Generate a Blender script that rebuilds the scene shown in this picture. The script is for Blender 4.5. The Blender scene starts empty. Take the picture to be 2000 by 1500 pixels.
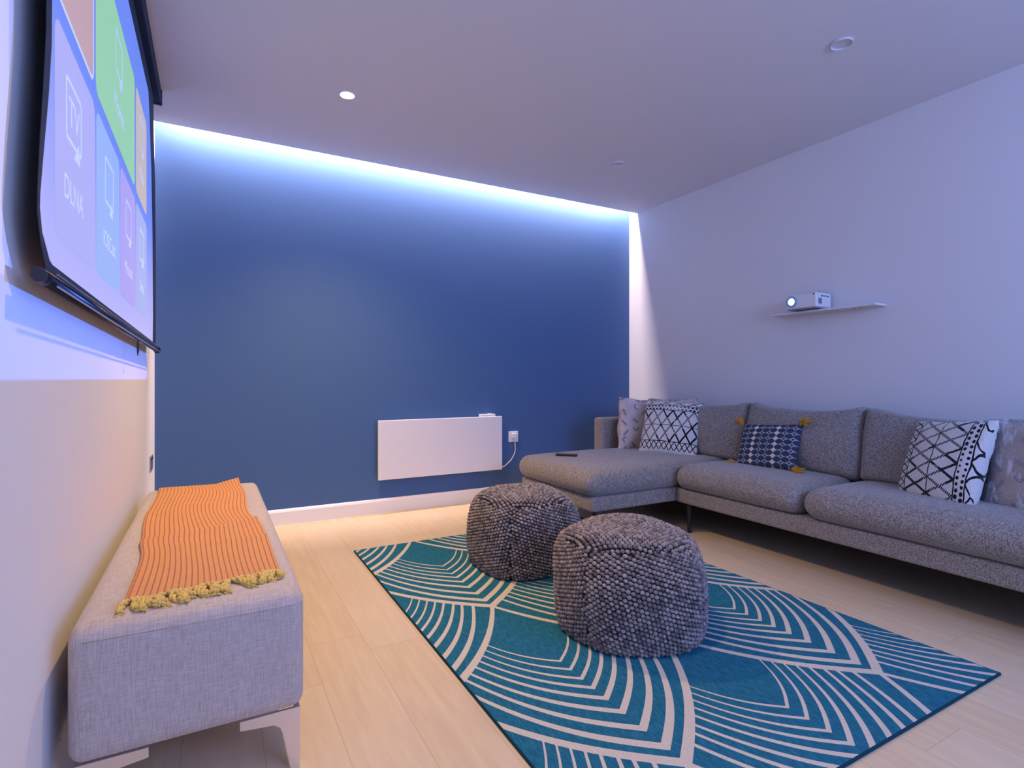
import bpy, bmesh, math, random
import numpy as np
from mathutils import Vector, Matrix, noise
C = bpy.context.scene.collection
R = math.radians
random.seed(7)
rng = np.random.default_rng(11)

# ---------------------------------------------------------------- camera
XL, XR, YB, YC, ZC, YN = -0.305, 3.4305, 3.9457, 3.8346, 2.5, -1.7
cd = bpy.data.cameras.new('camera'); cam = bpy.data.objects.new('camera', cd); C.objects.link(cam)
cam.location = (0, 0, 0.9759); cam.rotation_euler = (R(90), 0, -0.5036)
cd.sensor_fit = 'HORIZONTAL'; cd.sensor_width = 36; cd.lens = 1063.6/2000*36; cd.shift_y = -9.63/2000
cd.clip_start = 0.02
bpy.context.scene.camera = cam
vs = bpy.context.scene.view_settings
bpy.context.scene.cycles.sample_clamp_indirect = 4
vs.view_transform = 'Standard'; vs.look = 'None'; vs.gamma = 1; vs.exposure = 0.0
try: vs.use_curve_mapping = False
except Exception: pass

# ---------------------------------------------------------------- world and large lights
w = bpy.data.worlds.new('evening_sky'); bpy.context.scene.world = w; w.use_nodes = True
w.node_tree.nodes['Background'].inputs[0].default_value = (0.40, 0.52, 1.0, 1)
w.node_tree.nodes['Background'].inputs[1].default_value = 0.25

def lamp(name, kind, loc, rot, power, col, **kw):
    l = bpy.data.lights.new(name, kind); l.energy = power; l.color = col
    for k, v in kw.items(): setattr(l, k, v)
    o = bpy.data.objects.new(name, l); C.objects.link(o); o.location = loc; o.rotation_euler = rot
    return o
# daylight entering by the glazed opening in the wall behind the camera
lamp('daylight', 'AREA', (2.0, YN-0.05, 1.85), (R(75), 0, 0), 86, (0.29, 0.43, 1.0), shape='RECTANGLE', size=2.6, size_y=1.0)
# LED strip in the ceiling slot
lamp('led_strip_light', 'AREA', ((XL+XR)/2, YC+0.022, 2.655), (0, 0, 0), 76, (1.0, 0.80, 0.80), shape='RECTANGLE', size=3.7, size_y=0.03)

# ---------------------------------------------------------------- helpers
class N:
    """tiny expression builder for shader math nodes"""
    def __init__(s, nt, v): s.nt = nt; s.v = v
    def _m(s, op, *a):
        n = s.nt.nodes.new('ShaderNodeMath'); n.operation = op
        for i, x in enumerate((s,)+a):
            if isinstance(x, N): 
                if isinstance(x.v, (int, float)): n.inputs[i].default_value = x.v
                else: s.nt.links.new(x.v, n.inputs[i])
            else: n.inputs[i].default_value = x
        return N(s.nt, n.outputs[0])
    def __add__(s, o): return s._m('ADD', o)
    __radd__ = __add__
    def __sub__(s, o): return s._m('SUBTRACT', o)
    def __rsub__(s, o): return N(s.nt, float(o))._m('SUBTRACT', s)
    def __mul__(s, o): return s._m('MULTIPLY', o)
    __rmul__ = __mul__
    def __truediv__(s, o): return s._m('DIVIDE', o)
    def mod(s, o): return s._m('FLOORED_MODULO', o)
    def floor(s): return s._m('FLOOR')
    def abs(s): return s._m('ABSOLUTE')
    def lt(s, o): return s._m('LESS_THAN', o)
    def gt(s, o): return s._m('GREATER_THAN', o)
    def max(s, o): return s._m('MAXIMUM', o)
    def min(s, o): return s._m('MINIMUM', o)
    def pow(s, o): return s._m('POWER', o)
    def sin(s): return s._m('SINE')
    def cos(s): return s._m('COSINE')
    def sqrt(s): return s._m('SQRT')
    def clamp(s):
        n = s._m('ADD', 0.0); n.v.node.use_clamp = True; return n
def mixc(nt, f, a, b):
    n = nt.nodes.new('ShaderNodeMix'); n.data_type = 'RGBA'
    for i, x in ((0, f), (6, a), (7, b)):
        if isinstance(x, N): nt.links.new(x.v, n.inputs[i])
        elif isinstance(x, bpy.types.NodeSocket): nt.links.new(x, n.inputs[i])
        elif i == 0: n.inputs[i].default_value = x
        else: n.inputs[i].default_value = (*x, 1)
    return n.outputs[2]
def newmat(name, col=(.8, .8, .8), rough=.6, metal=0, spec=.5):
    m = bpy.data.materials.new(name); m.use_nodes = True
    b = m.node_tree.nodes['Principled BSDF']
    b.inputs['Base Color'].default_value = (*col, 1); b.inputs['Roughness'].default_value = rough
    b.inputs['Metallic'].default_value = metal; b.inputs['Specular IOR Level'].default_value = spec
    return m, m.node_tree, b
def coords(nt, kind='Object'):
    t = nt.nodes.new('ShaderNodeTexCoord'); s = nt.nodes.new('ShaderNodeSeparateXYZ')
    nt.links.new(t.outputs[kind], s.inputs[0])
    return N(nt, s.outputs[0]), N(nt, s.outputs[1]), N(nt, s.outputs[2]), t.outputs[kind]
def comb(nt, x, y, z):
    n = nt.nodes.new('ShaderNodeCombineXYZ')
    for i, a in enumerate((x, y, z)):
        if isinstance(a, N): nt.links.new(a.v, n.inputs[i])
        else: n.inputs[i].default_value = a
    return n.outputs[0]
def noise_n(nt, vec, scale, detail=2, rough=.5):
    n = nt.nodes.new('ShaderNodeTexNoise'); n.inputs['Scale'].default_value = scale
    n.inputs['Detail'].default_value = detail; n.inputs['Roughness'].default_value = rough
    if vec is not None: nt.links.new(vec, n.inputs['Vector'])
    return N(nt, n.outputs[0])
def white(nt, vec):
    n = nt.nodes.new('ShaderNodeTexWhiteNoise'); nt.links.new(vec, n.inputs['Vector'])
    return N(nt, n.outputs['Value'])
def bump(nt, b, h, strength=.3, dist=.005):
    n = nt.nodes.new('ShaderNodeBump'); n.inputs['Strength'].default_value = strength
    n.inputs['Distance'].default_value = dist
    nt.links.new(h.v, n.inputs['Height']); nt.links.new(n.outputs[0], b.inputs['Normal'])
def setcol(nt, b, sock): nt.links.new(sock, b.inputs['Base Color'])

def obj(name, bm, mat, parent=None, smooth=False, mesh=None):
    me = mesh
    if me is None:
        me = bpy.data.meshes.new(name); bm.normal_update(); bm.to_mesh(me); bm.free()
    if smooth:
        for f in me.polygons: f.use_smooth = True
    o = bpy.data.objects.new(name, me); C.objects.link(o)
    if mat: me.materials.append(mat)
    if parent: o.parent = parent
    return o
def tag(o, label=None, cat=None, group=None, kind=None):
    if label: o['label'] = label
    if cat: o['category'] = cat
    if group: o['group'] = group
    if kind: o['kind'] = kind
    return o
def thing(name, label, cat, loc=(0, 0, 0), group=None):
    o = bpy.data.objects.new(name, None); C.objects.link(o); o.location = loc
    o.empty_display_size = .05
    return tag(o, label, cat, group)
def box(x0, x1, y0, y1, z0, z1, bev=0, bm=None, seg=2):
    b = bmesh.new()
    bmesh.ops.create_cube(b, size=1)
    for v in b.verts:
        v.co = Vector(((x0+x1)/2+v.co.x*(x1-x0), (y0+y1)/2+v.co.y*(y1-y0), (z0+z1)/2+v.co.z*(z1-z0)))
    if bev: bmesh.ops.bevel(b, geom=b.edges[:], offset=bev, segments=seg, profile=.5, affect='EDGES')
    if bm is None: return b
    me = bpy.data.meshes.new('t'); b.to_mesh(me); b.free(); bm.from_mesh(me); bpy.data.meshes.remove(me); return bm
def struct(name, bm, mat):
    return tag(obj(name, bm, mat), kind='structure')
def tube(pts, r, bm=None, n=8, caps=True):
    bm = bm or bmesh.new(); pts = [Vector(p) for p in pts]; rings = []
    rr = r if isinstance(r, (list, tuple)) else [r]*len(pts)
    ref = Vector((0, 0, 1)) if abs((pts[1]-pts[0]).normalized().z) < .9 else Vector((1, 0, 0))
    for i, p in enumerate(pts):
        t = (pts[min(i+1, len(pts)-1)]-pts[max(i-1, 0)]).normalized()
        a = t.cross(ref).normalized(); b = t.cross(a); ref = -b if False else ref
        rings.append([bm.verts.new(p+rr[i]*(math.cos(2*math.pi*k/n)*a+math.sin(2*math.pi*k/n)*b)) for k in range(n)])
    for i in range(len(rings)-1):
        for k in range(n):
            bm.faces.new((rings[i][k], rings[i][(k+1) % n], rings[i+1][(k+1) % n], rings[i+1][k]))
    if caps: bm.faces.new(rings[0][::-1]); bm.faces.new(rings[-1])
    return bm
def cyl(c, r, z0, z1, n=32, r2=None, bm=None):
    bm = bm or bmesh.new(); r2 = r if r2 is None else r2
    a = [bm.verts.new((c[0]+r*math.cos(2*math.pi*k/n), c[1]+r*math.sin(2*math.pi*k/n), z0)) for k in range(n)]
    b = [bm.verts.new((c[0]+r2*math.cos(2*math.pi*k/n), c[1]+r2*math.sin(2*math.pi*k/n), z1)) for k in range(n)]
    for k in range(n): bm.faces.new((a[k], a[(k+1) % n], b[(k+1) % n], b[k]))
    bm.faces.new(a[::-1]); bm.faces.new(b); return bm
def puff(s, r, crown=0, n=22, side=0):
    """rounded upholstery box, size s, corner radii r per axis, top/bottom crown"""
    bm = bmesh.new()
    u = [math.sin(math.pi/2*(2*i/n-1)) for i in range(n+1)]
    def mp(p):
        h = [a/2 for a in s]; q = [p[i]*h[i] for i in range(3)]
        inn = [max(-(h[i]-r[i]), min(h[i]-r[i], q[i])) for i in range(3)]
        d = Vector([(q[i]-inn[i])/r[i] for i in range(3)])
        if d.length > 1e-9: d = d.normalized() if max(abs(x) for x in p) > .999 else d
        o = [inn[i]+d[i]*r[i] for i in range(3)]
        fx = 1-(o[0]/h[0])**2; fy = 1-(o[1]/h[1])**2; fz = 1-(o[2]/h[2])**2
        o[2] += crown*max(0, fx)**.6*max(0, fy)**.6*(1 if o[2] > 0 else -.3)*min(1, abs(o[2])/h[2]*1.4)
        if side:
            o[0] += side*max(0, fy)*max(0, fz)*(1 if p[0] > .99 else -1 if p[0] < -.99 else 0)
            o[1] += side*max(0, fx)*max(0, fz)*(1 if p[1] > .99 else -1 if p[1] < -.99 else 0)
        return Vector(o)
    cache = {}
    def V(p):
        k = tuple(round(x, 5) for x in p)
        if k not in cache: cache[k] = bm.verts.new(mp(p))
        return cache[k]
    for ax in range(3):
        for sg in (-1, 1):
            for i in range(n):
                for j in range(n):
                    f = []
                    for a, b in ((i, j), (i+1, j), (i+1, j+1), (i, j+1)):
                        p = [0, 0, 0]; p[ax] = sg; p[(ax+1) % 3] = u[a]; p[(ax+2) % 3] = u[b]; f.append(V(p))
                    if sg < 0: f = f[::-1]
                    bm.faces.new(f)
    return bm
def moved(bm, loc, rot=None, wob=0, ws=5):
    M = Matrix.Translation(loc) @ (rot.to_4x4() if rot else Matrix.Identity(4))
    for v in bm.verts:
        v.co = M @ v.co
    if wob:
        for v in bm.verts:
            d = noise.noise_vector(v.co*ws); v.co += d*wob
    return bm

# ---------------------------------------------------------------- materials
def paint(name, col, rough=.75):
    m, nt, b = newmat(name, col, rough, spec=.3)
    x, y, z, v = coords(nt)
    bump(nt, b, noise_n(nt, v, 180, 3), .06, .002)
    return m
M_wall = paint('white_wall_paint', (.78, .77, .78))
M_ceil = paint('white_ceiling_paint', (.76, .75, .78), .85)
M_blue = paint('blue_wall_paint', (.060, .132, .300), .6)
M_trim = paint('white_trim_gloss', (.82, .80, .80), .35)

def wood():
    m, nt, b = newmat('pale_oak_planks', rough=.42, spec=.4)
    x, y, z, v = coords(nt)
    W, L = .19, 1.9
    xi = ((x+.07)/W).floor(); xf = (x+.07)/W-xi
    off = white(nt, comb(nt, xi, 3.1, 0))*L
    yi = ((y+off)/L).floor(); yf = (y+off)/L-yi
    rnd = white(nt, comb(nt, xi, yi, 1.7))
    sh = rnd*17
    g1 = noise_n(nt, comb(nt, x*26+sh, y*1.6+sh, 0), 1.6, 5, .6)
    g2 = noise_n(nt, comb(nt, x*7+sh, y*.9+sh, 0), 1.3, 3, .55)
    ring = ((g2*34).sin()*.5+.5)
    c = mixc(nt, (g1*1.6-.3).clamp(), (.61, .455, .28), (.77, .61, .40))
    c = mixc(nt, (ring*.22), c, (.54, .40, .26))
    c = mixc(nt, (rnd*.5), c, (.70, .58, .43))
    ex = xf.min(1-xf)*W; ey = yf.min(1-yf)*L
    gap = ex.min(ey).lt(.0012)
    c = mixc(nt, gap*.35, c, (.25, .18, .12))
    setcol(nt, b, c)
    bump(nt, b, g1*.5-gap*1.0, .12, .003)
    return m
M_floor = wood()

def fabric(name, dark, light, scale, rough=.95, bs=.35, weave=False):
    m, nt, b = newmat(name, rough=rough, spec=.15)
    x, y, z, v = coords(nt)
    if weave:
        a = noise_n(nt, comb(nt, x*300, y*22, z*22), 1.5, 2)
        c2 = noise_n(nt, comb(nt, x*22, y*300, z*300), 1.5, 2)
        f = (a*.5+c2*.5)
        n = ((f-.5)*3.2+.5).clamp()
        h = f
    else:
        n1 = noise_n(nt, v, scale, 3, .7); n2 = noise_n(nt, v, scale*.3, 2)
        n = ((n1-.5)*3.4+.5+(n2-.5)*.5).clamp(); h = n1
    setcol(nt, b, mixc(nt, n, dark, light))
    b.inputs['Sheen Weight'].default_value = .25; b.inputs['Sheen Roughness'].default_value = .5
    bump(nt, b, h, bs, .004)
    return m
M_sofa = fabric('heathered_grey_upholstery', (.11, .098, .094), (.44, .40, .38), 190)
M_bench = fabric('woven_grey_linen', (.41, .345, .31), (.61, .53, .475), 1, weave=True, bs=.2)
M_black, _, _ = newmat('satin_black_metal', (.012, .012, .016), .4)
M_navy, _, _ = newmat('matte_black_casing', (.006, .008, .016), .8)
M_chrome, _, _ = newmat('brushed_chrome', (.80, .78, .78), .38, 1)
M_plastic, _, _ = newmat('white_plastic', (.80, .80, .82), .35)
M_enamel, _, _ = newmat('white_enamel', (.82, .80, .82), .3)
M_dark, _, _ = newmat('dark_plastic', (.02, .02, .025), .4)
M_grey, _, _ = newmat('grey_plastic', (.25, .26, .30), .5)
M_steel, _, _ = newmat('satin_steel', (.55, .5, .5), .35, .9)

def emis(name, col, strength, base=None):
    m, nt, b = newmat(name, base or col, .7, spec=.1)
    b.inputs['Emission Color'].default_value = (*col, 1); b.inputs['Emission Strength'].default_value = strength
    return m
M_lampon = emis('lit_lamp_lens', (1, .86, .62), 25, (.9, .9, .9))
M_led = emis('led_tape', (.88, .90, 1), 8, (.9, .9, .9))
M_lens = emis('lit_projector_lens', (.62, .90, 1.0), 6, (.6, .8, .9))

# ---------------------------------------------------------------- room
T = .12
struct('floor', box(XL-T, XR+T, YN-T, YB+T, -.1, 0), M_floor)
ceil = struct('ceiling', box(XL-T, XR+T, YN-T, YC, ZC, ZC+.12), M_ceil)
struct('trim_1', box(XL-T, XR+T, YC, YB+T, ZC+.2, ZC+.3), M_ceil)
struct('trim_2', box(XL-T, XR+T, YC-.06, YC, ZC+.12, ZC+.2), M_ceil)
struct('wall_back', box(XL-T, XR+T, YB, YB+T, 0, ZC+.2), M_blue)
struct('wall_left', box(XL-T, XL, YN, YB, 0, ZC+.2), M_wall)
struct('wall_right', box(XR, XR+T, YN, YB, 0, ZC+.2), M_wall)
bm = box(XL-T, .6, YN-T, YN, 0, ZC); box(3.3, XR+T, YN-T, YN, 0, ZC, bm=bm); box(.6, 3.3, YN-T, YN, 2.3, ZC, bm=bm); box(.6, 3.3, YN-T, YN, 0, 1.15, bm=bm)
struct('wall_front', bm, M_wall)
bm = bmesh.new()
for a in (.6, 1.93, 3.25): box(a, a+.05, YN-.09, YN-.03, 1.15, 2.3, bm=bm)
box(.6, 3.3, YN-.09, YN-.03, 1.15, 1.20, bm=bm); box(.6, 3.3, YN-.09, YN-.03, 2.25, 2.3, bm=bm)
struct('window_1', bm, M_plastic)
bm = bmesh.new()
pr = [(0, 0), (.018, 0), (.018, .085), (.012, .097), (.004, .103), (0, .103)]
va = [bm.verts.new((XL, YB-a, z)) for a, z in pr]; vb = [bm.verts.new((XR, YB-a, z)) for a, z in pr]
for i in range(len(pr)): bm.faces.new((va[i], va[(i+1) % 6], vb[(i+1) % 6], vb[i]))
bm.faces.new(va[::-1]); bm.faces.new(vb); bmesh.ops.recalc_face_normals(bm, faces=bm.faces)
struct('baseboard_back', bm, M_trim)
bm = box(XR-.018, XR, YN, YB-.02, 0, .1, .004)
struct('baseboard_right', bm, M_trim)

t = thing('led_strip', 'white LED strip glowing inside the ceiling slot above the blue wall', 'light strip', ((XL+XR)/2, YC+.022, 2.665))
obj('channel', box(-1.86, 1.86, -.014, .014, .002, .014), M_steel, t)
obj('led_tape', box(-1.85, 1.85, -.006, .006, -.002, .002), M_led, t)

# ---------------------------------------------------------------- recessed ceiling lights
def ring_bm(r0, r1, z0, z1, n=40):
    bm = bmesh.new(); prof = [(r0, z1), (r0, z0+.001), (r0+.003, z0), (r1-.003, z0), (r1, z0+.002), (r1, z1)]
    rings = [[bm.verts.new((r*math.cos(2*math.pi*k/n), r*math.sin(2*math.pi*k/n), z)) for k in range(n)] for r, z in prof]
    m = len(rings)
    for i in range(m):
        for k in range(n): bm.faces.new((rings[i][k], rings[(i+1) % m][k], rings[(i+1) % m][(k+1) % n], rings[i][(k+1) % n]))
    bmesh.ops.recalc_face_normals(bm, faces=bm.faces); return bm
def downlight(x, y, lit, label):
    t = thing('downlight', label, 'ceiling light', (x, y, ZC), 'recessed ceiling downlights')
    obj('bezel', ring_bm(.036 if lit else .041, .045, -.006 if lit else -.010, 0), M_plastic if lit else M_ceil, t, True)
    obj('lens', cyl((0, 0), .0365 if lit else .0415, -.002, 0, 32), M_lampon if lit else newmat('unlit_lamp_lens', (.68, .68, .72), .4)[0], t)
    return t
def spot(x, y, p):
    lamp('downlight_beam', 'SPOT', (x, y, ZC-.03), (0, 0, 0), p, (1, .63, .21), spot_size=R(120), spot_blend=1.0, shadow_soft_size=.035)
downlight(.635, 2.982, True, 'lit warm recessed ceiling light in front of the glowing slot'); spot(.635, 2.982, 165)
spot(.635, 1.44, 68)
downlight(2.50, 1.44, False, 'unlit recessed ceiling light nearest the top right of the picture, over the sofa seat')
downlight(2.512, 3.008, False, 'unlit recessed ceiling light over the chaise, near the right end of the glowing slot')

# ---------------------------------------------------------------- projector on its wall shelf
s = thing('wall_shelf', 'slim white floating shelf on the right wall carrying the projector', 'shelf', (3.37, 2.05, 1.395))
obj('board', box(-.06, .0605, -.33, .335, .005, .018, .002), M_enamel, s)
obj('screw_cap', moved(cyl((0, 0), .006, .003, .006, 12), (.0, -.18, 0)), M_grey, s)
obj('screw_cap', moved(cyl((0, 0), .006, .003, .006, 12), (.0, -.22, 0)), M_grey, s)
PX, PY, PZ = 3.255, 2.03, 1.423
t = thing('projector', 'small white projector with glowing lens on the wall shelf', 'projector', (PX, PY, 1.413))
obj('housing', box(0, .155, 0, .205, .010, .10, .008, seg=3), M_plastic, t)
obj('underside', box(.01, .145, .01, .195, .004, .0105), M_grey, t)
def disc_x(r, x0, x1, y, z, n=32, r2=None):
    bm = cyl((0, 0), r, x0, x1, n, r2); 
    for v in bm.verts: v.co = Vector((v.co.z, y+v.co.x, z+v.co.y))
    bmesh.ops.recalc_face_normals(bm, faces=bm.faces); return bm
bm = ring_bm(.022, .036, 0, .012)
for v in bm.verts: v.co = Vector((v.co.z-.010, .160+v.co.x, .056+v.co.y))
bmesh.ops.recalc_face_normals(bm, faces=bm.faces)
lr = obj('lens_ring', bm, newmat('lens_ring_blue', (.25, .45, .62), .3)[0], t, True)
obj('lens', disc_x(.0225, -.006, .001, .160, .056), M_lens, lr)
tag(lr, 'blue-tinted lens ring')
bm = bmesh.new()
for i in range(6): box(.022+i*.006, .0255+i*.006, -.0015, .001, .03, .065, bm=bm)
obj('vent_grille', bm, M_grey, t)
bm = bmesh.new()
for a, b in ((.05, .064), (.072, .084), (.09, .1), (.108, .126)): box(a, b, -.0012, .001, .076, .083, bm=bm)
obj('port_row', bm, M_dark, t)
obj('focus_wheel', box(-.001, .004, .012, .022, .086, .094, .001), M_dark, t)
for a, b in ((.07, .03), (.07, .17), (.135, .03), (.135, .17)): obj('foot', cyl((a, b), .008, 0, .011, 12), M_dark, t)

# projector light: a point source whose beam is a rectangular picture (blue menu background)
pl = lamp('projector_beam', 'POINT', (PX-.02, PY+.160, 1.413+.056), (0, 0, 0), 480, (1, 1, 1), shadow_soft_size=.004)
pl.data.use_nodes = True; nt = pl.data.node_tree; em = nt.nodes['Emission']
x, y, z, v = coords(nt, 'Normal')
D = PX-.02-XL; SG = 1
ax = (x*SG*-1).max(.001)
iy = y*SG/ax*D+(PY+.160); iz = z*SG/ax*D+1.469
inside = iy.gt(.87)*iy.lt(3.50)*iz.gt(.975)*iz.lt(2.47)*(x*SG).lt(-.2)
nt.links.new(inside.v, em.inputs['Strength'])
near = iy.lt(1.235)*iz.gt(1.15)
nt.links.new(mixc(nt, near, (.07, .22, 1.0), (.30, .36, 1.0)), em.inputs['Color'])

# ---------------------------------------------------------------- projection screen on the left wall
SX = -.262
scr = thing('projection_screen', 'black-edged pull-down projection screen with a bright tiled menu on the left wall', 'projection screen', (SX, 2.3, 1.13))
O = Vector((SX, 2.3, 1.13))
def loc(bm):
    for v in bm.verts: v.co -= O
    return bm
cas = obj('casing', loc(box(XL+.002, -.233, 1.0, 3.40, 2.42, 2.498, .006)), M_navy, scr)
obj('end_cap', loc(box(XL+.001, -.230, 3.40, 3.412, 2.417, 2.5, .002)), M_black, scr)
obj('end_cap', loc(box(XL+.001, -.230, .988, 1.0, 2.417, 2.5, .002)), M_black, scr)
def sheet(prof, x, th=.0012):
    """prof: list of (y,z) outline -> thin sheet facing +X"""
    bm = bmesh.new(); f = [bm.verts.new((x, a, b)) for a, b in prof]; k = [bm.verts.new((x-th, a, b)) for a, b in prof]
    bm.faces.new(f); bm.faces.new(k[::-1]); n = len(prof)
    for i in range(n): bm.faces.new((f[i], k[i], k[(i+1) % n], f[(i+1) % n]))
    bmesh.ops.recalc_face_normals(bm, faces=bm.faces); return bm
lo = [(1.275, 2.42), (1.275, 1.75), (1.268, 1.6), (1.25, 1.5), (1.225, 1.38), (1.212, 1.30), (1.210, 1.262), (1.232, 1.215), (1.262, 1.178), (1.272, 1.155)]
hi = [(3.44, 1.13), (3.45, 1.3), (3.45, 1.7), (3.42, 2.0), (3.34, 2.25), (3.31, 2.42)]
obj('screen_cloth', loc(sheet(lo+hi, SX)), M_navy, scr)
li = [(1.31, 2.325), (1.31, 1.75), (1.305, 1.6), (1.285, 1.5), (1.25, 1.38), (1.228, 1.30), (1.225, 1.275), (1.24, 1.235), (1.29, 1.195), (1.31, 1.19)]
hi2 = [(3.27, 1.165), (3.29, 1.3), (3.26, 1.7), (3.20, 2.0), (3.10, 2.25), (3.06, 2.325)]
def picmat(name, c, e=.68, k=.22):
    return emis(name, c, e, tuple(k*a+.03 for a in c))
m, nt, b = newmat('projected_wallpaper', rough=.8, spec=.05)
x, y, z, v = coords(nt)
cw = mixc(nt, ((z-.02)/.55).clamp(), (.58, .56, .88), (.20, .31, .86))
setcol(nt, b, mixc(nt, .25, (.02, .02, .03), cw)); nt.links.new(cw, b.inputs['Emission Color']); b.inputs['Emission Strength'].default_value = .68
pic = obj('picture_area', loc(sheet(li+hi2, SX+.001)), m, scr)
def rrect(y0, y1, z0, z1, r, n=6):
    p = []
    for cy, cz, a0 in ((y1-r, z1-r, 0), (y0+r, z1-r, 90), (y0+r, z0+r, 180), (y1-r, z0+r, 270)):
        for i in range(n+1):
            a = R(a0+90*i/n); p.append((cy+r*math.cos(a), cz+r*math.sin(a)))
    return p
M_pic = picmat('projected_white', (.72, .80, 1.0), .45, .5)
def frame_bm(y0, y1, z0, z1, r, wd, x):
    bm = bmesh.new(); a = rrect(y0, y1, z0, z1, r); b2 = rrect(y0+wd, y1-wd, z0+wd, z1-wd, max(r-wd, .002))
    va = [bm.verts.new((x, *q)) for q in a]; vb = [bm.verts.new((x, *q)) for q in b2]; n = len(va)
    for i in range(n): bm.faces.new((va[i], va[(i+1) % n], vb[(i+1) % n], vb[i]))
    bmesh.ops.recalc_face_normals(bm, faces=bm.faces)
    e = bmesh.ops.extrude_face_region(bm, geom=bm.faces[:])
    for q in e['geom']:
        if isinstance(q, bmesh.types.BMVert): q.co.x -= .0004
    return bm
def text_bm(s, size, y, z, x):
    c = bpy.data.curves.new('t', 'FONT'); c.body = s; c.size = size; c.align_x = 'CENTER'; c.extrude = .0002
    o = bpy.data.objects.new('t', c); C.objects.link(o)
    dg = bpy.context.evaluated_depsgraph_get(); me = bpy.data.meshes.new_from_object(o.evaluated_get(dg))
    bm = bmesh.new(); bm.from_mesh(me); bpy.data.objects.remove(o); bpy.data.meshes.remove(me); bpy.data.curves.remove(c)
    for v in bm.verts: v.co = Vector((x+v.co.z, y+v.co.x, z+v.co.y))
    return bm
def poly(pts, x, bm=None):
    b = sheet(pts, x, .0004)
    if bm is None: return b
    me = bpy.data.meshes.new('t'); b.to_mesh(me); b.free(); bm.from_mesh(me); bpy.data.meshes.remove(me); return bm
X1, X2, X3 = SX+.0018, SX+.0026, SX+.0034
def tile(y0, y1, z0, z1, col, caption=None, icon=None, cs=.07, cap_z=.095, dy=0):
    t = obj('menu_tile', loc(poly(rrect(y0, y1, z0, z1, .035), X1)), picmat('projected_tile', col), scr)
    yc = (y0+y1)/2+dy; zc = z0+.275
    if icon:
        bm = frame_bm(yc-.075, yc+.075, zc-.055, zc+.075, .014, .009, X2)
        poly([(yc-.0, zc-.075), (yc+.06, zc-.075), (yc+.045, zc-.03)], X2, bm)
        if icon == 'TV':
            tb = text_bm('TV', .085, yc, zc-.018, X2); me = bpy.data.meshes.new('t'); tb.to_mesh(me); tb.free(); bm.from_mesh(me)
        obj('icon', loc(bm), M_pic, t)
    if caption:
        wd = caption.split(); off = {1: (0,), 2: (-.055, .052)}[len(wd)]
        for a_, o_ in zip(wd, off): obj('caption', loc(text_bm(a_, cs, yc+o_, z0+cap_z, X2)), M_pic, t)
    return t
tile(1.32, 1.722, 1.25, 1.672, (.50, .50, .86), 'DLNA', 'TV', .07, dy=-.04)
tile(1.742, 2.142, 1.25, 1.672, (.38, .54, .88), 'iOS Cast', 'screen', .065)
tile(2.162, 2.556, 1.25, 1.672, (.50, .43, .86), 'Miracast', 'phone', .06)
tile(2.576, 2.966, 1.25, 1.672, (.44, .52, .84), 'Setup', 'gear', .06)
tile(1.735, 2.535, 1.715, 2.13, (.38, .76, .40), 'Movies', 'film', .075)
tile(2.576, 2.966, 1.715, 2.13, (.68, .58, .48), 'Music', 'note', .07)
ti = tile(1.33, 1.698, 1.722, 2.13, (.66, .42, .40))
obj('tile_outline', loc(frame_bm(1.322, 1.706, 1.714, 2.138, .04, .010, X2)), M_pic, ti)
# weighted bottom bar
a, b = Vector((-.264, 1.235, 1.158)), Vector((-.257, 3.46, 1.132))
d = (b-a).normalized(); up = Vector((0, 0, 1)); sd = d.cross(up)
def bar(prof, p, q):
    bm = bmesh.new(); A = [bm.verts.new(p+sd*u+up*w_) for u, w_ in prof]; B = [bm.verts.new(q+sd*u+up*w_) for u, w_ in prof]; n = len(prof)
    for i in range(n): bm.faces.new((A[i], A[(i+1) % n], B[(i+1) % n], B[i]))
    bm.faces.new(A[::-1]); bm.faces.new(B); bmesh.ops.recalc_face_normals(bm, faces=bm.faces); return bm
rp = lambda r0, r1, n=12: [(r0*math.cos(2*math.pi*k/n), r1*math.sin(2*math.pi*k/n)) for k in range(n)]
M_bar, _, _ = newmat('black_anodised_bar', (.02, .022, .03), .28, .6)
wb = obj('weight_bar', loc(bar(rp(.011, .014), a, b)), M_bar, scr, True)
obj('groove_edge', loc(bar([(.013, -.012), (.016, -.012), (.016, -.009), (.013, -.009)], a+d*.05, b-d*.01)), M_steel, wb)
obj('groove_edge', loc(bar([(.013, .010), (.0155, .010), (.0155, .012), (.013, .012)], a+d*.05, b-d*.01)), M_steel, wb)
obj('bar_end_cap', loc(bar(rp(.011, .014), a-d*.010, a+d*.03)), M_black, wb)
obj('bar_end_cap', loc(bar(rp(.017, .019), b-d*.012, b+d*.010)), M_black, wb)
h = a+d*1.40-up*.014
obj('pull_loop', loc(tube([h+d*.018*math.cos(q)+up*(-.028+.028*math.sin(q)) for q in [2*math.pi*k/16 for k in range(17)]], .0025, n=6)), M_black, wb)

# ---------------------------------------------------------------- socket on the left wall
t = thing('wall_socket', 'satin metal double socket low on the left wall above the bench end', 'socket', (XL, 3.70, .455))
obj('faceplate', box(0, .006, -.073, .073, 0, .086, .002), M_steel, t)
for q in (-.036, .036): obj('rocker_switch', box(.005, .009, q-.008, q+.008, .058, .076, .001), M_dark, t)
for q in (-.036, .036):
    bm = box(.0055, .0068, q-.004, q+.004, .036, .048); box(.0055, .0068, q-.014, q-.006, .022, .028, bm=bm); box(.0055, .0068, q+.006, q+.014, .022, .028, bm=bm)
    obj('pin_holes', bm, M_dark, t)

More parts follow.
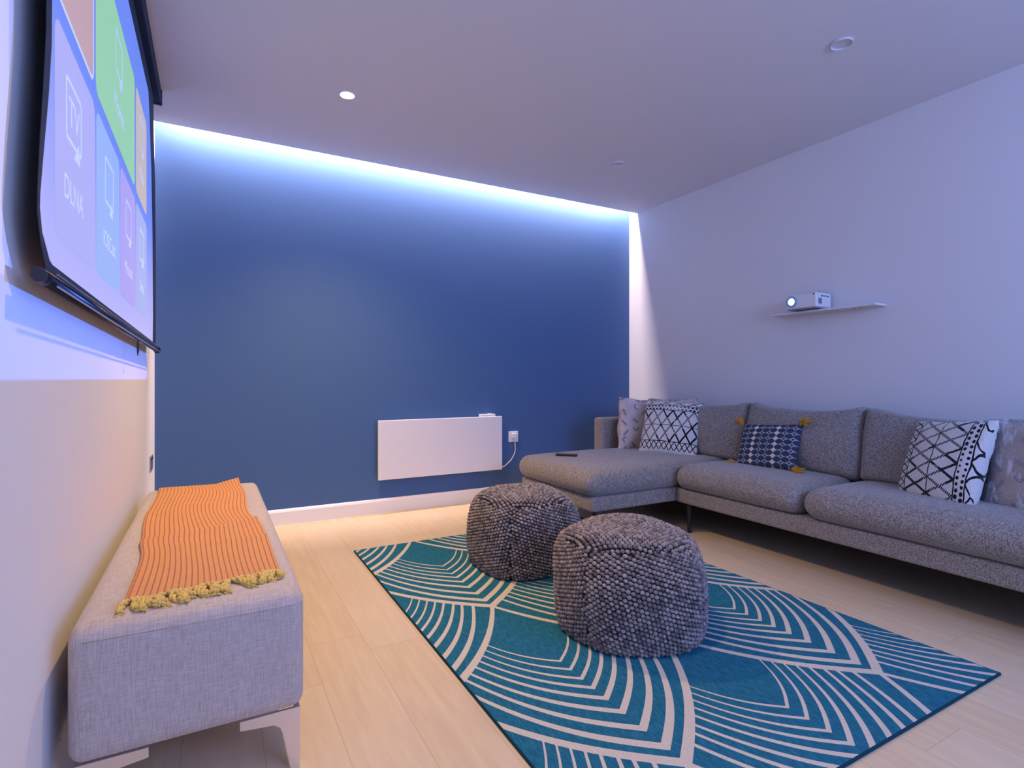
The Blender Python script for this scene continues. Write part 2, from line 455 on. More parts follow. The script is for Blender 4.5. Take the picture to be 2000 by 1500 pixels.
# ---------------------------------------------------------------- panel heater + its socket
t = thing('panel_heater', 'flat white electric panel heater on the blue wall', 'heater', (1.548, YB-.002, .247))
obj('panel', box(-.502, .502, -.060, -.040, 0, .430, .003), M_enamel, t)
obj('rear_casing', box(-.44, .44, -.041, 0, .04, .38), M_enamel, t)
cb = obj('control_box', box(.315, .445, -.052, -.008, .405, .449, .003), M_plastic, t)
obj('control_knob', moved(box(-.012, .012, -.01, .01, 0, .005, .002), (.40, -.03, .449)), M_plastic, cb)
pts = []
key = [(.48, -.03, .02), (.535, -.012, .013), (.575, -.010, .035), (.618, -.012, .075), (.645, -.014, .13), (.644, -.018, .18), (.636, -.028, .225), (.630, -.034, .245)]
for i in range(len(key)-1):
    p0, p1, p2, p3 = [Vector(key[max(0, min(len(key)-1, i+j))]) for j in (-1, 0, 1, 2)]
    for k in range(6):
        q = k/6; pts.append(.5*((2*p1)+(p2-p0)*q+(2*p0-5*p1+4*p2-p3)*q*q+(3*p1-p0-3*p2+p3)*q**3))
pts.append(Vector(key[-1]))
cb = obj('power_cable', tube(pts, .0042, n=8), M_plastic, t, True)
obj('plug', box(.610, .652, -.040, -.0085, .242, .285, .006), M_plastic, cb)
t = thing('wall_socket', 'white single socket on the blue wall with the heater plug in it', 'socket', (2.184, YB, .457))
obj('faceplate', box(-.044, .044, -.0085, 0, 0, .087, .002), M_plastic, t)
obj('rocker_switch', box(-.006, .006, -.012, -.008, .066, .080, .001), newmat('switch_grey', (.35, .33, .36), .4)[0], t)

# ---------------------------------------------------------------- rug
RX0, RX1, RY0, RY1 = .701, 2.2782, .7929, 3.1233
def rugmat():
    m, nt, b = newmat('teal_rug_weave', rough=.95, spec=.1)
    u, v, z, vec = coords(nt)
    P = .542; W = .88
    rv = (v-.178)/P; row = rv.floor(); dv0 = (rv-row)*P
    off = row.mod(2.0)*.44+.345
    du0 = ((u-off+.44).mod(W)-.44).abs()
    AK = [2.2, 4.3, 5.3, 5.6, 6.9, 8.6, 11.1, 14.0, 17.7]
    def hh(q, k): return q*.8+q.pow(3.0)*AK[k]   # outline of one nested leaf line
    ins = hh(du0, 0).lt(dv0)
    du = ins*du0+(1-ins)*(.44-du0); dv = dv0+(1-ins)*P
    vk = [0, .073, .160, .248, .325, .392, .453, .517, .579]
    wk = [.040, .034, .030, .027, .024, .020, .017, .015, .013]
    mask = None
    for k in range(9):
        e = dv-vk[k]-hh(du, k)
        a = e.gt(0.0)*e.lt(wk[k])
        mask = a if mask is None else mask.max(a)
    n1 = noise_n(nt, comb(nt, u*40, v*7, 0), 4, 3, .7); n2 = noise_n(nt, vec, 420, 2)
    teal = mixc(nt, ((n1-.5)*2.6+.5).clamp(), (.008, .092, .150), (.028, .180, .285))
    crm = mixc(nt, ((n2-.5)*2+.5).clamp(), (.50, .44, .36), (.68, .62, .53))
    edge = u.lt(.005).max(u.gt(RX1-RX0-.005)).max(v.lt(.005)).max(v.gt(RY1-RY0-.005))
    c = mixc(nt, mask, teal, crm); c = mixc(nt, edge, c, (.008, .05, .075))
    setcol(nt, b, c)
    bump(nt, b, n2*.5+mask*-.2+n1*.4, .4, .003)
    return m
rug = tag(obj('area_rug', box(0, RX1-RX0, 0, RY1-RY0, 0, .008, .002), rugmat()), 'teal rug with cream pointed scale pattern on the oak floor', 'rug')
rug.location = (RX0, RY0, .0005)

# ---------------------------------------------------------------- sofa
sofa = thing('corner_sofa', 'long grey upholstered corner sofa with chaise along the right wall', 'sofa', (2.9, 2.0, 0))
SO = Vector((2.9, 2.0, 0))
def part(name, x0, x1, y0, y1, z0, z1, r, crown=0, rot=None, wob=0, side=0, n=22, mat=None):
    bm = puff((x1-x0, y1-y0, z1-z0), r, crown, n, side)
    c = Vector(((x0+x1)/2, (y0+y1)/2, (z0+z1)/2))
    if 'back_cushion' in name:
        h_ = (y1-y0)/2; hz = (z1-z0)/2
        for v in bm.verts:
            q = v.co.y/h_; v.co.z += (.050*abs(q)**3-.018)*max(0, v.co.z/hz)
            v.co.x -= .03*(1-q*q)*(1-(v.co.z/hz)**2)*(1 if v.co.x < 0 else 0)
    moved(bm, c-SO, rot, wob)
    return obj(name, bm, mat or M_sofa, sofa, True)
part('chaise_base', 1.955, 3.38, 2.57, 3.415, .185, .277, (.03, .03, .018))
part('seat_base', 2.615, 3.38, .50, 2.565, .185, .277, (.02, .02, .018))
part('chaise_cushion', 1.915, 3.16, 2.555, 3.415, .274, .432, (.085, .06, .078), .012, wob=.003)
part('seat_cushion', 2.575, 3.16, 1.716, 2.553, .274, .430, (.10, .055, .078), .014, wob=.003)
part('seat_cushion', 2.575, 3.16, .60, 1.712, .274, .430, (.10, .09, .078), .016, wob=.003)
part('arm', 2.70, 3.41, 3.42, 3.54, .03, .668, (.02, .035, .02))  # lower part added, blocks LED slot light from reaching under the chaise
part('arm', 2.66, 3.41, .44, .595, .185, .60, (.02, .035, .02))
part('back_frame', 3.33, 3.415, .44, 3.54, .03, .70, (.03, .03, .03))  # carried down near the floor to keep light out from beneath the seats
shade_sheet = box(2.66, 3.33, .52, 3.40, .176, .186); box(2.0, 2.67, 2.62, 3.38, .176, .186, bm=shade_sheet)  # added black sheet, darkens the shaded space under the sofa
obj('underside_shade_sheet', moved(shade_sheet, -SO), newmat('underside_shade_black', (.01, .01, .01), 1)[0], sofa)
rt = Matrix.Rotation(R(11), 3, 'Y')
part('back_cushion', 3.085, 3.285, 2.435, 3.41, .405, .795, (.085, .04, .032), 0, rt, .006, .012)
part('back_cushion', 3.085, 3.285, 1.692, 2.43, .405, .80, (.085, .04, .032), 0, rt, .010, .012)
part('back_cushion', 3.085, 3.285, .60, 1.687, .405, .79, (.085, .04, .032), 0, rt, .006, .012)
for a, b_ in ((2.66, 2.49), (2.02, 2.64), (2.02, 3.34), (3.30, 3.40), (2.68, .6), (3.30, .6)):
    obj('leg', moved(cyl((0, 0), .012, 0, .186, 16, .016), Vector((a, b_, 0))-SO), M_black, sofa)

t = thing('remote_control', 'slim black remote control lying on the chaise', 'remote control', (2.16, 3.135, .441))
t.rotation_euler = (0, 0, R(-52))
obj('shell', box(-.075, .075, -.020, .020, 0, .016, .005), M_dark, t)
bm = bmesh.new()
for i in range(5):
    for j in (-1, 0, 1): box(-.055+i*.02, -.045+i*.02, j*.011-.003, j*.011+.003, .0155, .018, bm=bm)
obj('buttons', bm, M_grey, t)

# ---------------------------------------------------------------- pillows
def pillow_bm(w, h, th, n=34, pinch=.05, wob=.006, seed=0, lump=0):
    bm = bmesh.new(); g = {}
    for s_ in (1, -1):
        for i in range(n+1):
            for j in range(n+1):
                u, v = math.sin(math.pi/2*(2*i/n-1)), math.sin(math.pi/2*(2*j/n-1))
                edge = i in (0, n) or j in (0, n)
                if edge and (i, j, 1) in g and s_ == -1: g[(i, j, -1)] = g[(i, j, 1)]; continue
                x = w/2*u*(1-pinch*(1-v*v)*abs(u)**3); y = h/2*v*(1-pinch*(1-u*u)*abs(v)**3)
                z = s_*th/2*((1-u*u)**.5*(1-v*v)**.5)**.75
                p = Vector((x, y, z)); d = noise.noise_vector(Vector((x*9+seed, y*9, s_*3+seed)))
                p += d*wob*(0.4 if edge else 1)
                if lump: p += noise.noise_vector(Vector((x*70+seed, y*70, s_*5)))*lump
                g[(i, j, s_)] = bm.verts.new(p)
    for s_ in (1, -1):
        for i in range(n):
            for j in range(n):
                f = [g[(i, j, s_)], g[(i+1, j, s_)], g[(i+1, j+1, s_)], g[(i, j+1, s_)]]
                bm.faces.new(f if s_ > 0 else f[::-1])
    return bm
def pose(o, c, az, tilt, roll):
    a, t_, r = R(az), R(tilt), R(roll)
    n = Vector((-math.sin(a)*math.cos(t_), -math.cos(a)*math.cos(t_), math.sin(t_)))
    rt_ = Vector((math.cos(a), -math.sin(a), 0)); up_ = n.cross(rt_)
    X = math.cos(r)*rt_+math.sin(r)*up_; Y = -math.sin(r)*rt_+math.cos(r)*up_
    o.matrix_world = Matrix.Translation(c) @ Matrix((X, Y, n)).transposed().to_4x4()
def bwmat():
    m, nt, b = newmat('white_tufted_black_lattice', rough=1, spec=.05)
    x, y, z, vec = coords(nt)
    wob1 = noise_n(nt, vec, 9, 2)-.5; wob2 = noise_n(nt, vec, 11.3, 2)-.5
    u = x/.40+.5+wob1*.025; v = y/.40+.5+wob2*.025
    def lines(a, wd):
        f = (a+100).mod(1.0); return (f-.5).abs().gt(.5-wd)
    t_ = (v-.2)/.3
    lat = lines(u*5.5+t_*1.0, .09).max(lines(u*5.5-t_*1.0, .09))
    dash = ((u+v*1.7)*150).sin().gt(-.55).max(wob1.gt(.02))
    lat = lat*dash*v.gt(.2)*v.lt(.8)
    t2 = (v-.04)/.16
    zig = lines(u*11+t2, .10).max(lines(u*11-t2, .10))*v.gt(.05)*v.lt(.2)
    hl = (v-.2).abs().lt(.007).max((v-.5).abs().lt(.006)).max((v-.8).abs().lt(.007)).max((v-.905).abs().lt(.006))
    du = (u*15).mod(1.0)-.5; dw = ((v-.8)/.0525).mod(1.0)-.5
    rowid = ((v-.8)/.0525).floor(); du = (u*15+rowid*.5).mod(1.0)-.5
    dots = (du*du*.9+dw*dw*1.1+wob1*.35).lt(.105)*v.gt(.8)*v.lt(.905)
    xm = lines(u*4+(v-.9)*9, .07).max(lines(u*4-(v-.9)*9, .07))*v.gt(.905)*wob1.gt(-.04)
    mask = lat.max(zig).max(hl).max(dots).max(xm)
    n = noise_n(nt, vec, 260, 2)
    setcol(nt, b, mixc(nt, mask, mixc(nt, n, (.60, .58, .57), (.86, .84, .83)), (.008, .009, .014)))
    bump(nt, b, n, .8, .006); b.inputs['Sheen Weight'].default_value = .3
    return m
M_bw = bwmat()
def brushmat():
    m, nt, b = newmat('mauve_brush_mark_cotton', rough=.9, spec=.15)
    x, y, z, vec = coords(nt)
    vo = nt.nodes.new('ShaderNodeTexVoronoi'); vo.voronoi_dimensions = '2D'; vo.inputs['Scale'].default_value = 12
    vo.inputs['Randomness'].default_value = .6
    nt.links.new(comb(nt, x, y, 0), vo.inputs['Vector'])
    sp = nt.nodes.new('ShaderNodeSeparateXYZ'); nt.links.new(vo.outputs['Position'], sp.inputs[0])
    lx = x-N(nt, sp.outputs[0]); ly = y-N(nt, sp.outputs[1])
    sc = nt.nodes.new('ShaderNodeSeparateColor'); nt.links.new(vo.outputs['Color'], sc.inputs[0])
    an = N(nt, sc.outputs[0])*6.28; r1 = N(nt, sc.outputs[1])
    p = lx*an.cos()+ly*an.sin(); q = ly*an.cos()-lx*an.sin()
    chev = r1.gt(.6)*p.abs()*.8
    q2 = q+chev
    mk = p.abs().lt(.026)*q2.abs().lt(.0085)*((q2*900).sin().gt(-.5))
    n = noise_n(nt, vec, 14, 3)
    base = mixc(nt, ((n-.5)*2.5+.5).clamp(), (.50, .42, .42), (.68, .58, .53))
    setcol(nt, b, mixc(nt, mk*.85, base, (.10, .085, .12)))
    bump(nt, b, noise_n(nt, vec, 20, 3), .35, .01)
    return m
M_brush = brushmat()
def leafmat():
    m, nt, b = newmat('navy_leaf_print', rough=.9, spec=.1)
    x, y, z, vec = coords(nt)
    u = (x/.40+.5)*8-.35; v = (y/.29+.5)*8
    col = u.floor(); v2 = v+col.mod(2.0)*.5*0
    fu = u-col-.5; fv = v2.mod(1.0)-.5
    el = (fu.abs()*2.0).pow(1.5)*.98+(fv.abs()*2.0).pow(2.0)*1.12
    leaf = el.lt(.95)
    cu = (u+.5).floor(); du = (u-cu).abs(); dv = ((v2+.5).mod(1.0)-.5).abs()
    dia = (du*2.4+dv*1.9).lt(.85)
    wcol = (cu-2).abs().lt(.1).max((cu-5).abs().lt(.1)).max(cu.gt(7.5))
    sm = (du*2.9+dv*2.1).lt(.50)*(1-wcol)
    navy = mixc(nt, noise_n(nt, vec, 90, 2), (.030, .038, .070), (.065, .078, .125))
    c = mixc(nt, leaf.max(sm), (.34, .40, .46), navy)
    c = mixc(nt, dia*wcol, c, (.66, .62, .60))
    setcol(nt, b, c); bump(nt, b, noise_n(nt, vec, 300, 2), .3, .003)
    return m
M_leaf = leafmat()
M_must = fabric('mustard_yarn', (.36, .16, .01), (.72, .36, .03), 260)

def cushion(name, bm, mat, label, c, az, tilt, roll):
    o = tag(obj(name, bm, mat, None, True), label, 'cushion'); pose(o, c, az, tilt, roll); return o
cushion('scatter_cushion', pillow_bm(.36, .41, .11, seed=3, wob=.012), M_brush, 'pinkish brush-mark patterned cushion leaning on the far arm of the sofa', (2.945, 3.27, .618), 12, 7, -5)
cushion('scatter_cushion', pillow_bm(.40, .40, .10, seed=9, wob=.010), M_brush, 'plain-looking mauve cushion tucked behind the tufted one, only its top showing', (3.165, 3.13, .628), 80, 12, 3)
cushion('scatter_cushion', pillow_bm(.42, .42, .15, seed=5, wob=.006, lump=.004), M_bw, 'white tufted cushion with black diamond lattice standing on the chaise', (2.965, 2.955, .612), 57.6, 24, -2.5)
cushion('scatter_cushion', pillow_bm(.42, .38, .15, seed=15, wob=.006, lump=.004), M_bw, 'white tufted cushion with black lattice and dotted band, on the seat at right', (2.955, 1.235, .588), 112, 23, 5-90)
t = thing('lumbar_cushion', 'small navy leaf-print cushion with mustard corner tassels on the middle seat', 'cushion')
pose(t, (3.00, 2.175, .563), 90, 24, 4.8)
obj('cover', pillow_bm(.40, .29, .09, seed=21, wob=.004), M_leaf, t, True)
def tuft_bm(a, ang, L, rad, nst=14, seed=0):
    rg = random.Random(seed); bm = bmesh.new(); dx = Vector((math.cos(ang), math.sin(ang), 0))
    for i in range(nst):
        q = Vector((rg.uniform(-1, 1), rg.uniform(-1, 1), rg.uniform(-1, 1)))*rad
        p1 = a+dx*L*.35+q*.6; p2 = a+dx*L*rg.uniform(.8, 1.05)+q*1.3-Vector((0, .3, 0))*rad
        tube([a, p1, p2], [.003, .0045, .0035], bm, 5)
    tube([a, a+dx*.010, a+dx*.018], [.005, .010, .006], bm, 8); return bm
for i, (sx, sy, an) in enumerate(((-1, 1, 150), (1, 1, 20), (1, -1, -15), (-1, -1, 168))):
    obj('tassel', tuft_bm(Vector((sx*.194, sy*.139, .022)), R(an), .046, .022, nst=26, seed=i), M_must, t, True)
o = cushion('scatter_cushion', pillow_bm(.40, .41, .12, seed=33, wob=.008), M_brush, 'pink patterned cushion still in clear plastic wrap at the right picture edge', (2.99, .895, .588), 98, 15, 3)
m, nt, b = newmat('clear_plastic_wrap', (.9, .93, 1), .08)
x, y, z, vec = coords(nt)
wr = noise_n(nt, comb(nt, x*1.0, y*1.0, z), 16, 4, .65)
tr = nt.nodes.new('ShaderNodeBsdfTransparent'); mx = nt.nodes.new('ShaderNodeMixShader'); fr = nt.nodes.new('ShaderNodeFresnel'); fr.inputs[0].default_value = 1.5
bump(nt, b, wr, .9, .02)
bn = [n for n in nt.nodes if n.type == 'BUMP'][0]; nt.links.new(bn.outputs[0], fr.inputs['Normal'])
fac = (N(nt, fr.outputs[0])*1.3+.10+((noise_n(nt, comb(nt, x*2.2, y*.8, z), 13, 4, .6)-.53)*5).clamp()*.6+.04).clamp()
nt.links.new(fac.v, mx.inputs[0]); nt.links.new(tr.outputs[0], mx.inputs[1]); nt.links.new(b.outputs[0], mx.inputs[2])
nt.links.new(mx.outputs[0], nt.nodes['Material Output'].inputs[0])
tag(obj('plastic_wrap', pillow_bm(.43, .45, .14, seed=40, wob=.014, pinch=.02), m, o, True), 'clear crinkled plastic wrap')

# ---------------------------------------------------------------- bench with throw
BX0, BX1, BY0, BY1, BZ0, BZ1 = -.271, .206, 1.445, 3.12, .149, .447
bench = thing('bench', 'grey linen upholstered bench with chrome legs along the left wall', 'bench', ((BX0+BX1)/2, (BY0+BY1)/2, 0))
BO = Vector(((BX0+BX1)/2, (BY0+BY1)/2, 0))
bm = moved(puff((BX1-BX0, BY1-BY0, BZ1-BZ0), (.032, .042, .038), .004, 26), Vector((0, 0, (BZ0+BZ1)/2)))
seat = obj('upholstered_seat', bm, M_bench, bench, True)
zs = BZ1-.030; k = .004
sp = [(BX0+.03, BY0+.001), (BX1-.03, BY0+.001), (BX1-.010, BY0+.012), (BX1-.001, BY0+.035), (BX1-.001, BY1-.04)]
obj('seam', tube([Vector((a, b_, zs))-BO for a, b_ in sp], .0016, n=6), M_bench, seat, True)
def leg_bm(sx, sy):
    """corner bracket leg: two tapering plates at right angles, flange under the seat"""
    bm = bmesh.new(); H = BZ0+.004
    pr = [(0, H), (.135, H), (.135, H-.022), (.060, H-.030), (.046, H-.040), (.040, H-.055), (.022, .004), (.020, 0), (0, 0)]
    for ax in (0, 1):
        fr_, bk = [], []
        for a, z_ in pr:
            a2 = max(a, .0081) if ax else a
            p = [0, 0, z_]; p[ax] = a2; q = list(p); q[1-ax] = .008
            fr_.append(bm.verts.new((p[0]*sx, p[1]*sy, p[2]))); bk.append(bm.verts.new((q[0]*sx, q[1]*sy, q[2])))
        n = len(pr); bm.faces.new(fr_); bm.faces.new(bk[::-1])
        for i in range(n): bm.faces.new((fr_[i], bk[i], bk[(i+1) % n], fr_[(i+1) % n]))
    bmesh.ops.recalc_face_normals(bm, faces=bm.faces); return bm
for sx, sy in ((1, 1), (-1, 1), (1, -1), (-1, -1)):
    o = obj('leg', leg_bm(sx, sy), M_chrome, bench)
    o.location = Vector((BX0+.012 if sx > 0 else BX1-.012, BY0+.012 if sy > 0 else BY1-.012, 0))-BO
    tag(o, 'chrome bracket leg')

def throwmat():
    m, nt, b = newmat('orange_striped_weave', rough=.95, spec=.1)
    at = nt.nodes.new('ShaderNodeUVMap'); at.uv_map = 'UVMap'; sp_ = nt.nodes.new('ShaderNodeSeparateXYZ'); nt.links.new(at.outputs[0], sp_.inputs[0])
    u, v = N(nt, sp_.outputs[0]), N(nt, sp_.outputs[1])
    st = ((u*25).mod(1.0)-.5).abs().lt(.115)
    n = noise_n(nt, comb(nt, u*160, v*520, 0), 1, 2); n2 = noise_n(nt, comb(nt, u*6, v*60, 0), 1, 2)
    base = mixc(nt, ((n-.5)*2+.5).clamp(), (.56, .25, .095), (.75, .40, .19))
    base = mixc(nt, (n2-.35).clamp()*.5, base, (.80, .40, .10))
    setcol(nt, b, mixc(nt, st*.75, base, (.36, .09, .09)))
    bump(nt, b, n, .4, .003)
    return m
M_yel = fabric('yellow_fringe_yarn', (.50, .33, .05), (.90, .67, .20), 300)
thr = thing('throw_blanket', 'orange striped throw with yellow tassel fringe lying on the bench', 'blanket', (0, 2.3, BZ1))
TO = Vector((0, 2.3, BZ1))
NL, NR, FL, FR = Vector((-.180, 1.548)), Vector((.162, 1.608)), Vector((-.222, 3.09)), Vector((.118, 3.10))
NLp = None
def tpos(s_, t_):
    a = NL.lerp(FL, t_); b2 = NR.lerp(FR, t_)
    a = a+Vector((.016*math.sin(t_*7+.6)*math.sin(math.pi*t_)-.006*math.exp(-((t_-.33)/.05)**2), 0)); b2 = b2+Vector((.014*math.sin(t_*9)*math.sin(math.pi*t_)+.008*math.exp(-((t_-.36)/.07)**2), 0))
    p = a.lerp(b2, s_)
    p.x += .006*math.sin(t_*14+s_*3)*math.sin(math.pi*s_)
    z = .004+.006*abs(math.sin(t_*5+s_*2.2))*.5
    z += .016*math.exp(-((t_-.34-.06*s_)/.022)**2)*(.35+.65*s_)+.010*math.exp(-((t_-.27+.03*s_)/.02)**2)*s_+.006*math.exp(-((t_-.62-.05*s_)/.03)**2)
    z += .022*max(0, (t_-.93)/.07)*max(0, (s_-.72)/.28)
    e = max(0, p.y-(BY1-.05)); z -= e*e*4
    return Vector((p.x, p.y, BZ1+z))
ns, ntt = 50, 110
bm = bmesh.new(); uvl = bm.loops.layers.uv.new('UVMap')
gv = [[bm.verts.new(tpos(i/ns, j/ntt)-TO) for j in range(ntt+1)] for i in range(ns+1)]
for i in range(ns):
    for j in range(ntt):
        f = bm.faces.new((gv[i][j], gv[i+1][j], gv[i+1][j+1], gv[i][j+1]))
        for l, (a, b_) in zip(f.loops, ((i, j), (i+1, j), (i+1, j+1), (i, j+1))): l[uvl].uv = (a/ns, b_/ntt)
cl = obj('woven_cloth', bm, throwmat(), thr, True)
sm = cl.modifiers.new('thickness', 'SOLIDIFY'); sm.thickness = .004; sm.offset = 1
rg = random.Random(4)
nd = (NR-NL).normalized(); nn = Vector((nd.y, -nd.x))
for i in range(30):
    s_ = (i+.5)/30; p = tpos(s_, 0); bm = bmesh.new()
    L = rg.uniform(.045, .072); sk = rg.uniform(-.6, .6); curl = rg.uniform(-1, 1)
    for k_ in range(3):
        pts = []
        for q in range(9):
            f = q/8; a_ = f*7+k_*2.09; r_ = .0055*(1-.2*f)
            lat = sk*f*L*.7+curl*.014*math.sin(f*3.1)
            c = Vector((p.x, p.y, BZ1+.007+.003*math.sin(f*5+i)))+Vector((nn.x, nn.y, 0))*L*f+Vector((nd.x, nd.y, 0))*(lat+r_*math.cos(a_))+Vector((0, 0, r_*math.sin(a_)))
            pts.append(c-TO)
        tube(pts, [.0045]*8+[.0055], bm, 6)
    e = pts[-1]
    for k_ in range(6):
        dv = Vector((rg.uniform(-1, 1), rg.uniform(-1, .2), rg.uniform(-.3, .6)))*.012
        tube([e-dv*.2, e+dv], [.003, .002], bm, 5)
    obj('tassel', bm, M_yel, thr, True)
bm = tube([tpos(i/20, 0)-TO+Vector((0, -.002, .003)) for i in range(21)], .004, n=6)
obj('fringe_header', bm, M_yel, thr, True)

# ---------------------------------------------------------------- woven poufs
def poufmat():
    m, nt, b = newmat('chunky_grey_wool', rough=.95, spec=.15)
    g = nt.nodes.new('ShaderNodeNewGeometry'); r = N(nt, g.outputs['Random Per Island'])
    x, y, z, vec = coords(nt); n = noise_n(nt, vec, 240, 2)
    f = (r*.48+(n-.5)*1.0+.16).clamp()
    setcol(nt, b, mixc(nt, f, (.045, .036, .038), (.56, .48, .46)))
    b.inputs['Sheen Weight'].default_value = .2
    bump(nt, b, n, .5, .003)
    return m
M_wool = poufmat()
def octo():
    v = [(1, 0, 0), (-1, 0, 0), (0, 1, 0), (0, -1, 0), (0, 0, 1), (0, 0, -1)]
    F = [(0, 2, 4), (2, 1, 4), (1, 3, 4), (3, 0, 4), (2, 0, 5), (1, 2, 5), (3, 1, 5), (0, 3, 5)]
    v = [Vector(a) for a in v]; cache = {}; out = []
    def mid(a, b_):
        k_ = (min(a, b_), max(a, b_))
        if k_ not in cache: v.append(((v[a]+v[b_])/2).normalized()); cache[k_] = len(v)-1
        return cache[k_]
    for a, b_, c in F:
        ab, bc, ca = mid(a, b_), mid(b_, c), mid(c, a); out += [(a, ab, ca), (ab, b_, bc), (ca, bc, c), (ab, bc, ca)]
    return np.array([list(a) for a in v]), np.array(out)
OV, OF = octo()
def pouf(name, label, cx, cy, r, H, sq, seams, lean, rotz, cell, seed):
    rg = np.random.default_rng(seed)
    prof = [(0, 0), (.88, 0), (.955, .03), (.99, .13), (1.0, .35), (.995, .58), (.955, .74), (.875, .85), (.76, .92), (.58, .965), (.35, .99), (0, 1.0)]
    def lerp_prof(s):
        # arc-length parameter
        pts = [(a*r, b_*H) for a, b_ in prof]; ds = [math.hypot(pts[i+1][0]-pts[i][0], pts[i+1][1]-pts[i][1]) for i in range(len(pts)-1)]
        for i, d_ in enumerate(ds):
            if s <= d_ or i == len(ds)-1:
                f = min(1, s/d_); return pts[i][0]+(pts[i+1][0]-pts[i][0])*f, pts[i][1]+(pts[i+1][1]-pts[i][1])*f
            s -= d_
    def surf(th, rad, z):
        k_ = (abs(math.cos(th-rotz))**sq+abs(math.sin(th-rotz))**sq)**(-1/sq)
        k_ = 1+(k_-1)*min(1, rad/r)
        for s0, dep in seams:
            dth = (th-s0+math.pi) % (2*math.pi)-math.pi
            k_ -= dep*math.exp(-(dth/.05)**2)*min(1, rad/r)
        d_ = noise.noise(Vector((math.cos(th)*1.7+seed, math.sin(th)*1.7, z*5)))*.012
        rr = rad*k_+d_*min(1, rad/r*1.5)
        zz = z+noise.noise(Vector((rr*math.cos(th)*5+seed, rr*math.sin(th)*5, 2)))*.018*max(0, (z/H-.5)*2)
        f = (1-z/H)
        return Vector((rr*math.cos(th)+lean[0]*f, rr*math.sin(th)+lean[1]*f, zz))
    sside0 = .88*r; pts = [(a*r, b_*H) for a, b_ in prof]
    cum = [0]
    for i in range(len(pts)-1): cum.append(cum[-1]+math.hypot(pts[i+1][0]-pts[i][0], pts[i+1][1]-pts[i][1]))
    s_top = cum[7]; items = []
    def frame(fn, a, b_):
        e = 1e-3; p = fn(a, b_); da = (fn(a+e, b_)-p); db = (fn(a, b_+e)-p)
        n_ = da.cross(db)
        if n_.length < 1e-12: return None
        return p, da.normalized(), n_.normalized()
    # side: panels between seams, rows slanting alternately
    th = sorted(s0 for s0, _ in seams)
    for pi in range(len(th)):
        t0, t1 = th[pi], th[(pi+1) % len(th)]
        if t1 <= t0: t1 += 2*math.pi
        W_ = (t1-t0)*r; Hs = s_top-sside0
        sl = R(18 if pi % 2 == 0 else -20); ca, sa = math.cos(sl), math.sin(sl)
        nmax = int((W_+Hs)/cell)+4
        for i in range(-nmax, nmax):
            for j in range(-nmax, nmax):
                a = (i+.5*(j % 2))*cell*1.06; b_ = j*cell*.90
                x_ = a*ca-b_*sa; y_ = a*sa+b_*ca
                if 0.001 < x_ < W_-.001 and 0 <= y_ <= Hs+.007:
                    fn = lambda A, B: surf(t0+A/r, *lerp_prof(sside0+B))
                    fr_ = frame(fn, x_, y_)
                    if fr_:
                        p, da, n_ = fr_; rd = (math.cos(-sl)*da+math.sin(-sl)*n_.cross(da)).normalized() if False else (ca*da+sa*n_.cross(da)).normalized()
                        items.append((p, rd, n_))
    # top panel: straight rows
    Rt = r*.874; nm = int(Rt/cell)+3
    for i in range(-nm, nm):
        for j in range(-nm, nm):
            a = (i+.5*(j % 2))*cell*1.06; b_ = j*cell*.90
            x_ = a*math.cos(rotz)-b_*math.sin(rotz); y_ = a*math.sin(rotz)+b_*math.cos(rotz)
            if math.hypot(x_, y_) < Rt-.006:
                def fn(A, B):
                    rad = math.hypot(A, B); z_ = H
                    for q in range(7, len(pts)-1):
                        if pts[q+1][0] <= rad <= pts[q][0]:
                            f = (pts[q][0]-rad)/(pts[q][0]-pts[q+1][0]); z_ = pts[q][1]+(pts[q+1][1]-pts[q][1])*f
                    return surf(math.atan2(B, A), rad, z_)
                fr_ = frame(fn, x_, y_)
                if fr_:
                    p, da, n_ = fr_
                    if n_.z < 0: n_ = -n_
                    items.append((p, Vector((math.cos(rotz), math.sin(rotz), 0)), n_))
    n = len(items); nv, nf = len(OV), len(OF)
    P = np.array([list(a[0]) for a in items]); D_ = np.array([list(a[1]) for a in items]); Nn = np.array([list(a[2]) for a in items])
    D_ -= (D_*Nn).sum(1, keepdims=True)*Nn; D_ /= np.linalg.norm(D_, axis=1, keepdims=True)+1e-9
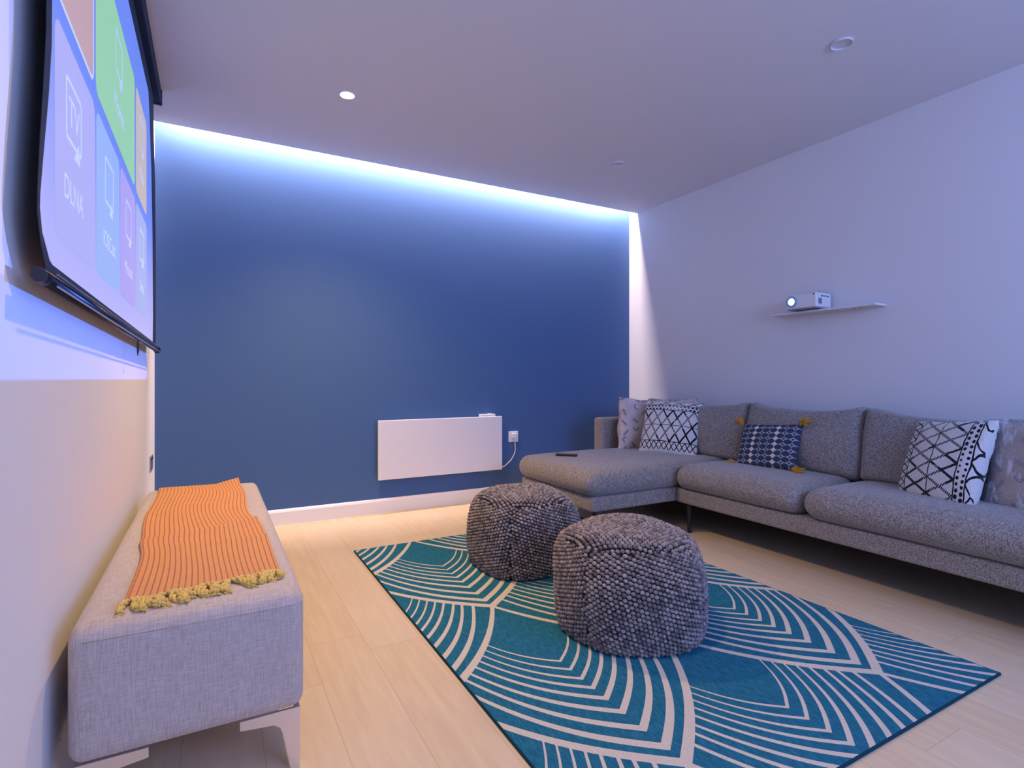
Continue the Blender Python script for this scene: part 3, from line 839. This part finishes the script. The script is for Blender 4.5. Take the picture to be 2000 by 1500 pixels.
    B_ = np.cross(Nn, D_); sc = rg.uniform(.92, 1.10, (n, 3))*np.array([.56, .47, .52])*cell
    P = P+rg.normal(0, cell*.03, P.shape)
    V_ = P[:, None, :]+OV[None, :, 0:1]*(D_*sc[:, 0:1])[:, None, :]+OV[None, :, 1:2]*(B_*sc[:, 1:2])[:, None, :]+OV[None, :, 2:3]*(Nn*sc[:, 2:3])[:, None, :]
    V_[:, :, 2] = np.maximum(V_[:, :, 2], 0.0)
    F_ = OF[None]+(np.arange(n)*nv)[:, None, None]
    me = bpy.data.meshes.new('woven_cover'); me.from_pydata(V_.reshape(-1, 3).tolist(), [], F_.reshape(-1, 3).tolist())
    t = thing(name, label, 'pouf', (cx, cy, .0092), 'woven wool poufs')
    obj('woven_cover', None, M_wool, t, True, me)
    # inner body under the loops
    bm = bmesh.new(); rings = []
    for s_ in [0.02*r]+[cum[-1]*q/26 for q in range(1, 26)]:
        rad, z_ = lerp_prof(s_)
        rings.append([bm.verts.new(surf(2*math.pi*k_/64, max(rad-.004, .001), min(max(z_-.003, .002), H))) for k_ in range(64)])
    for i in range(len(rings)-1):
        for k_ in range(64): bm.faces.new((rings[i][k_], rings[i][(k_+1) % 64], rings[i+1][(k_+1) % 64], rings[i+1][k_]))
    bm.faces.new(rings[0][::-1]); bm.faces.new(rings[-1])
    obj('inner_body', bm, newmat('dark_lining', (.02, .018, .02), 1)[0], t, True)
    return t
def ang(cx, cy): return math.atan2(-cy, -cx)
a1 = ang(1.441, 2.502)
pouf('pouf', 'grey-brown woven wool pouf farther from the camera, beside the chaise', 1.437, 2.485, .266, .395, 2.9, [(a1-.22, .03), (a1+1.45, .03), (a1+2.9, .03), (a1-1.8, .03)], (0, 0), a1+.55, .0165, 3)
a2 = ang(1.461, 1.703)
pouf('pouf', 'grey woven wool pouf nearest the camera, in the middle of the rug', 1.434, 1.670, .283, .398, 2.15, [(a2-.55, .012), (a2+1.1, .012), (a2+2.7, .012), (a2-2.1, .012)], (.012, -.01), a2+.5, .0168, 8)
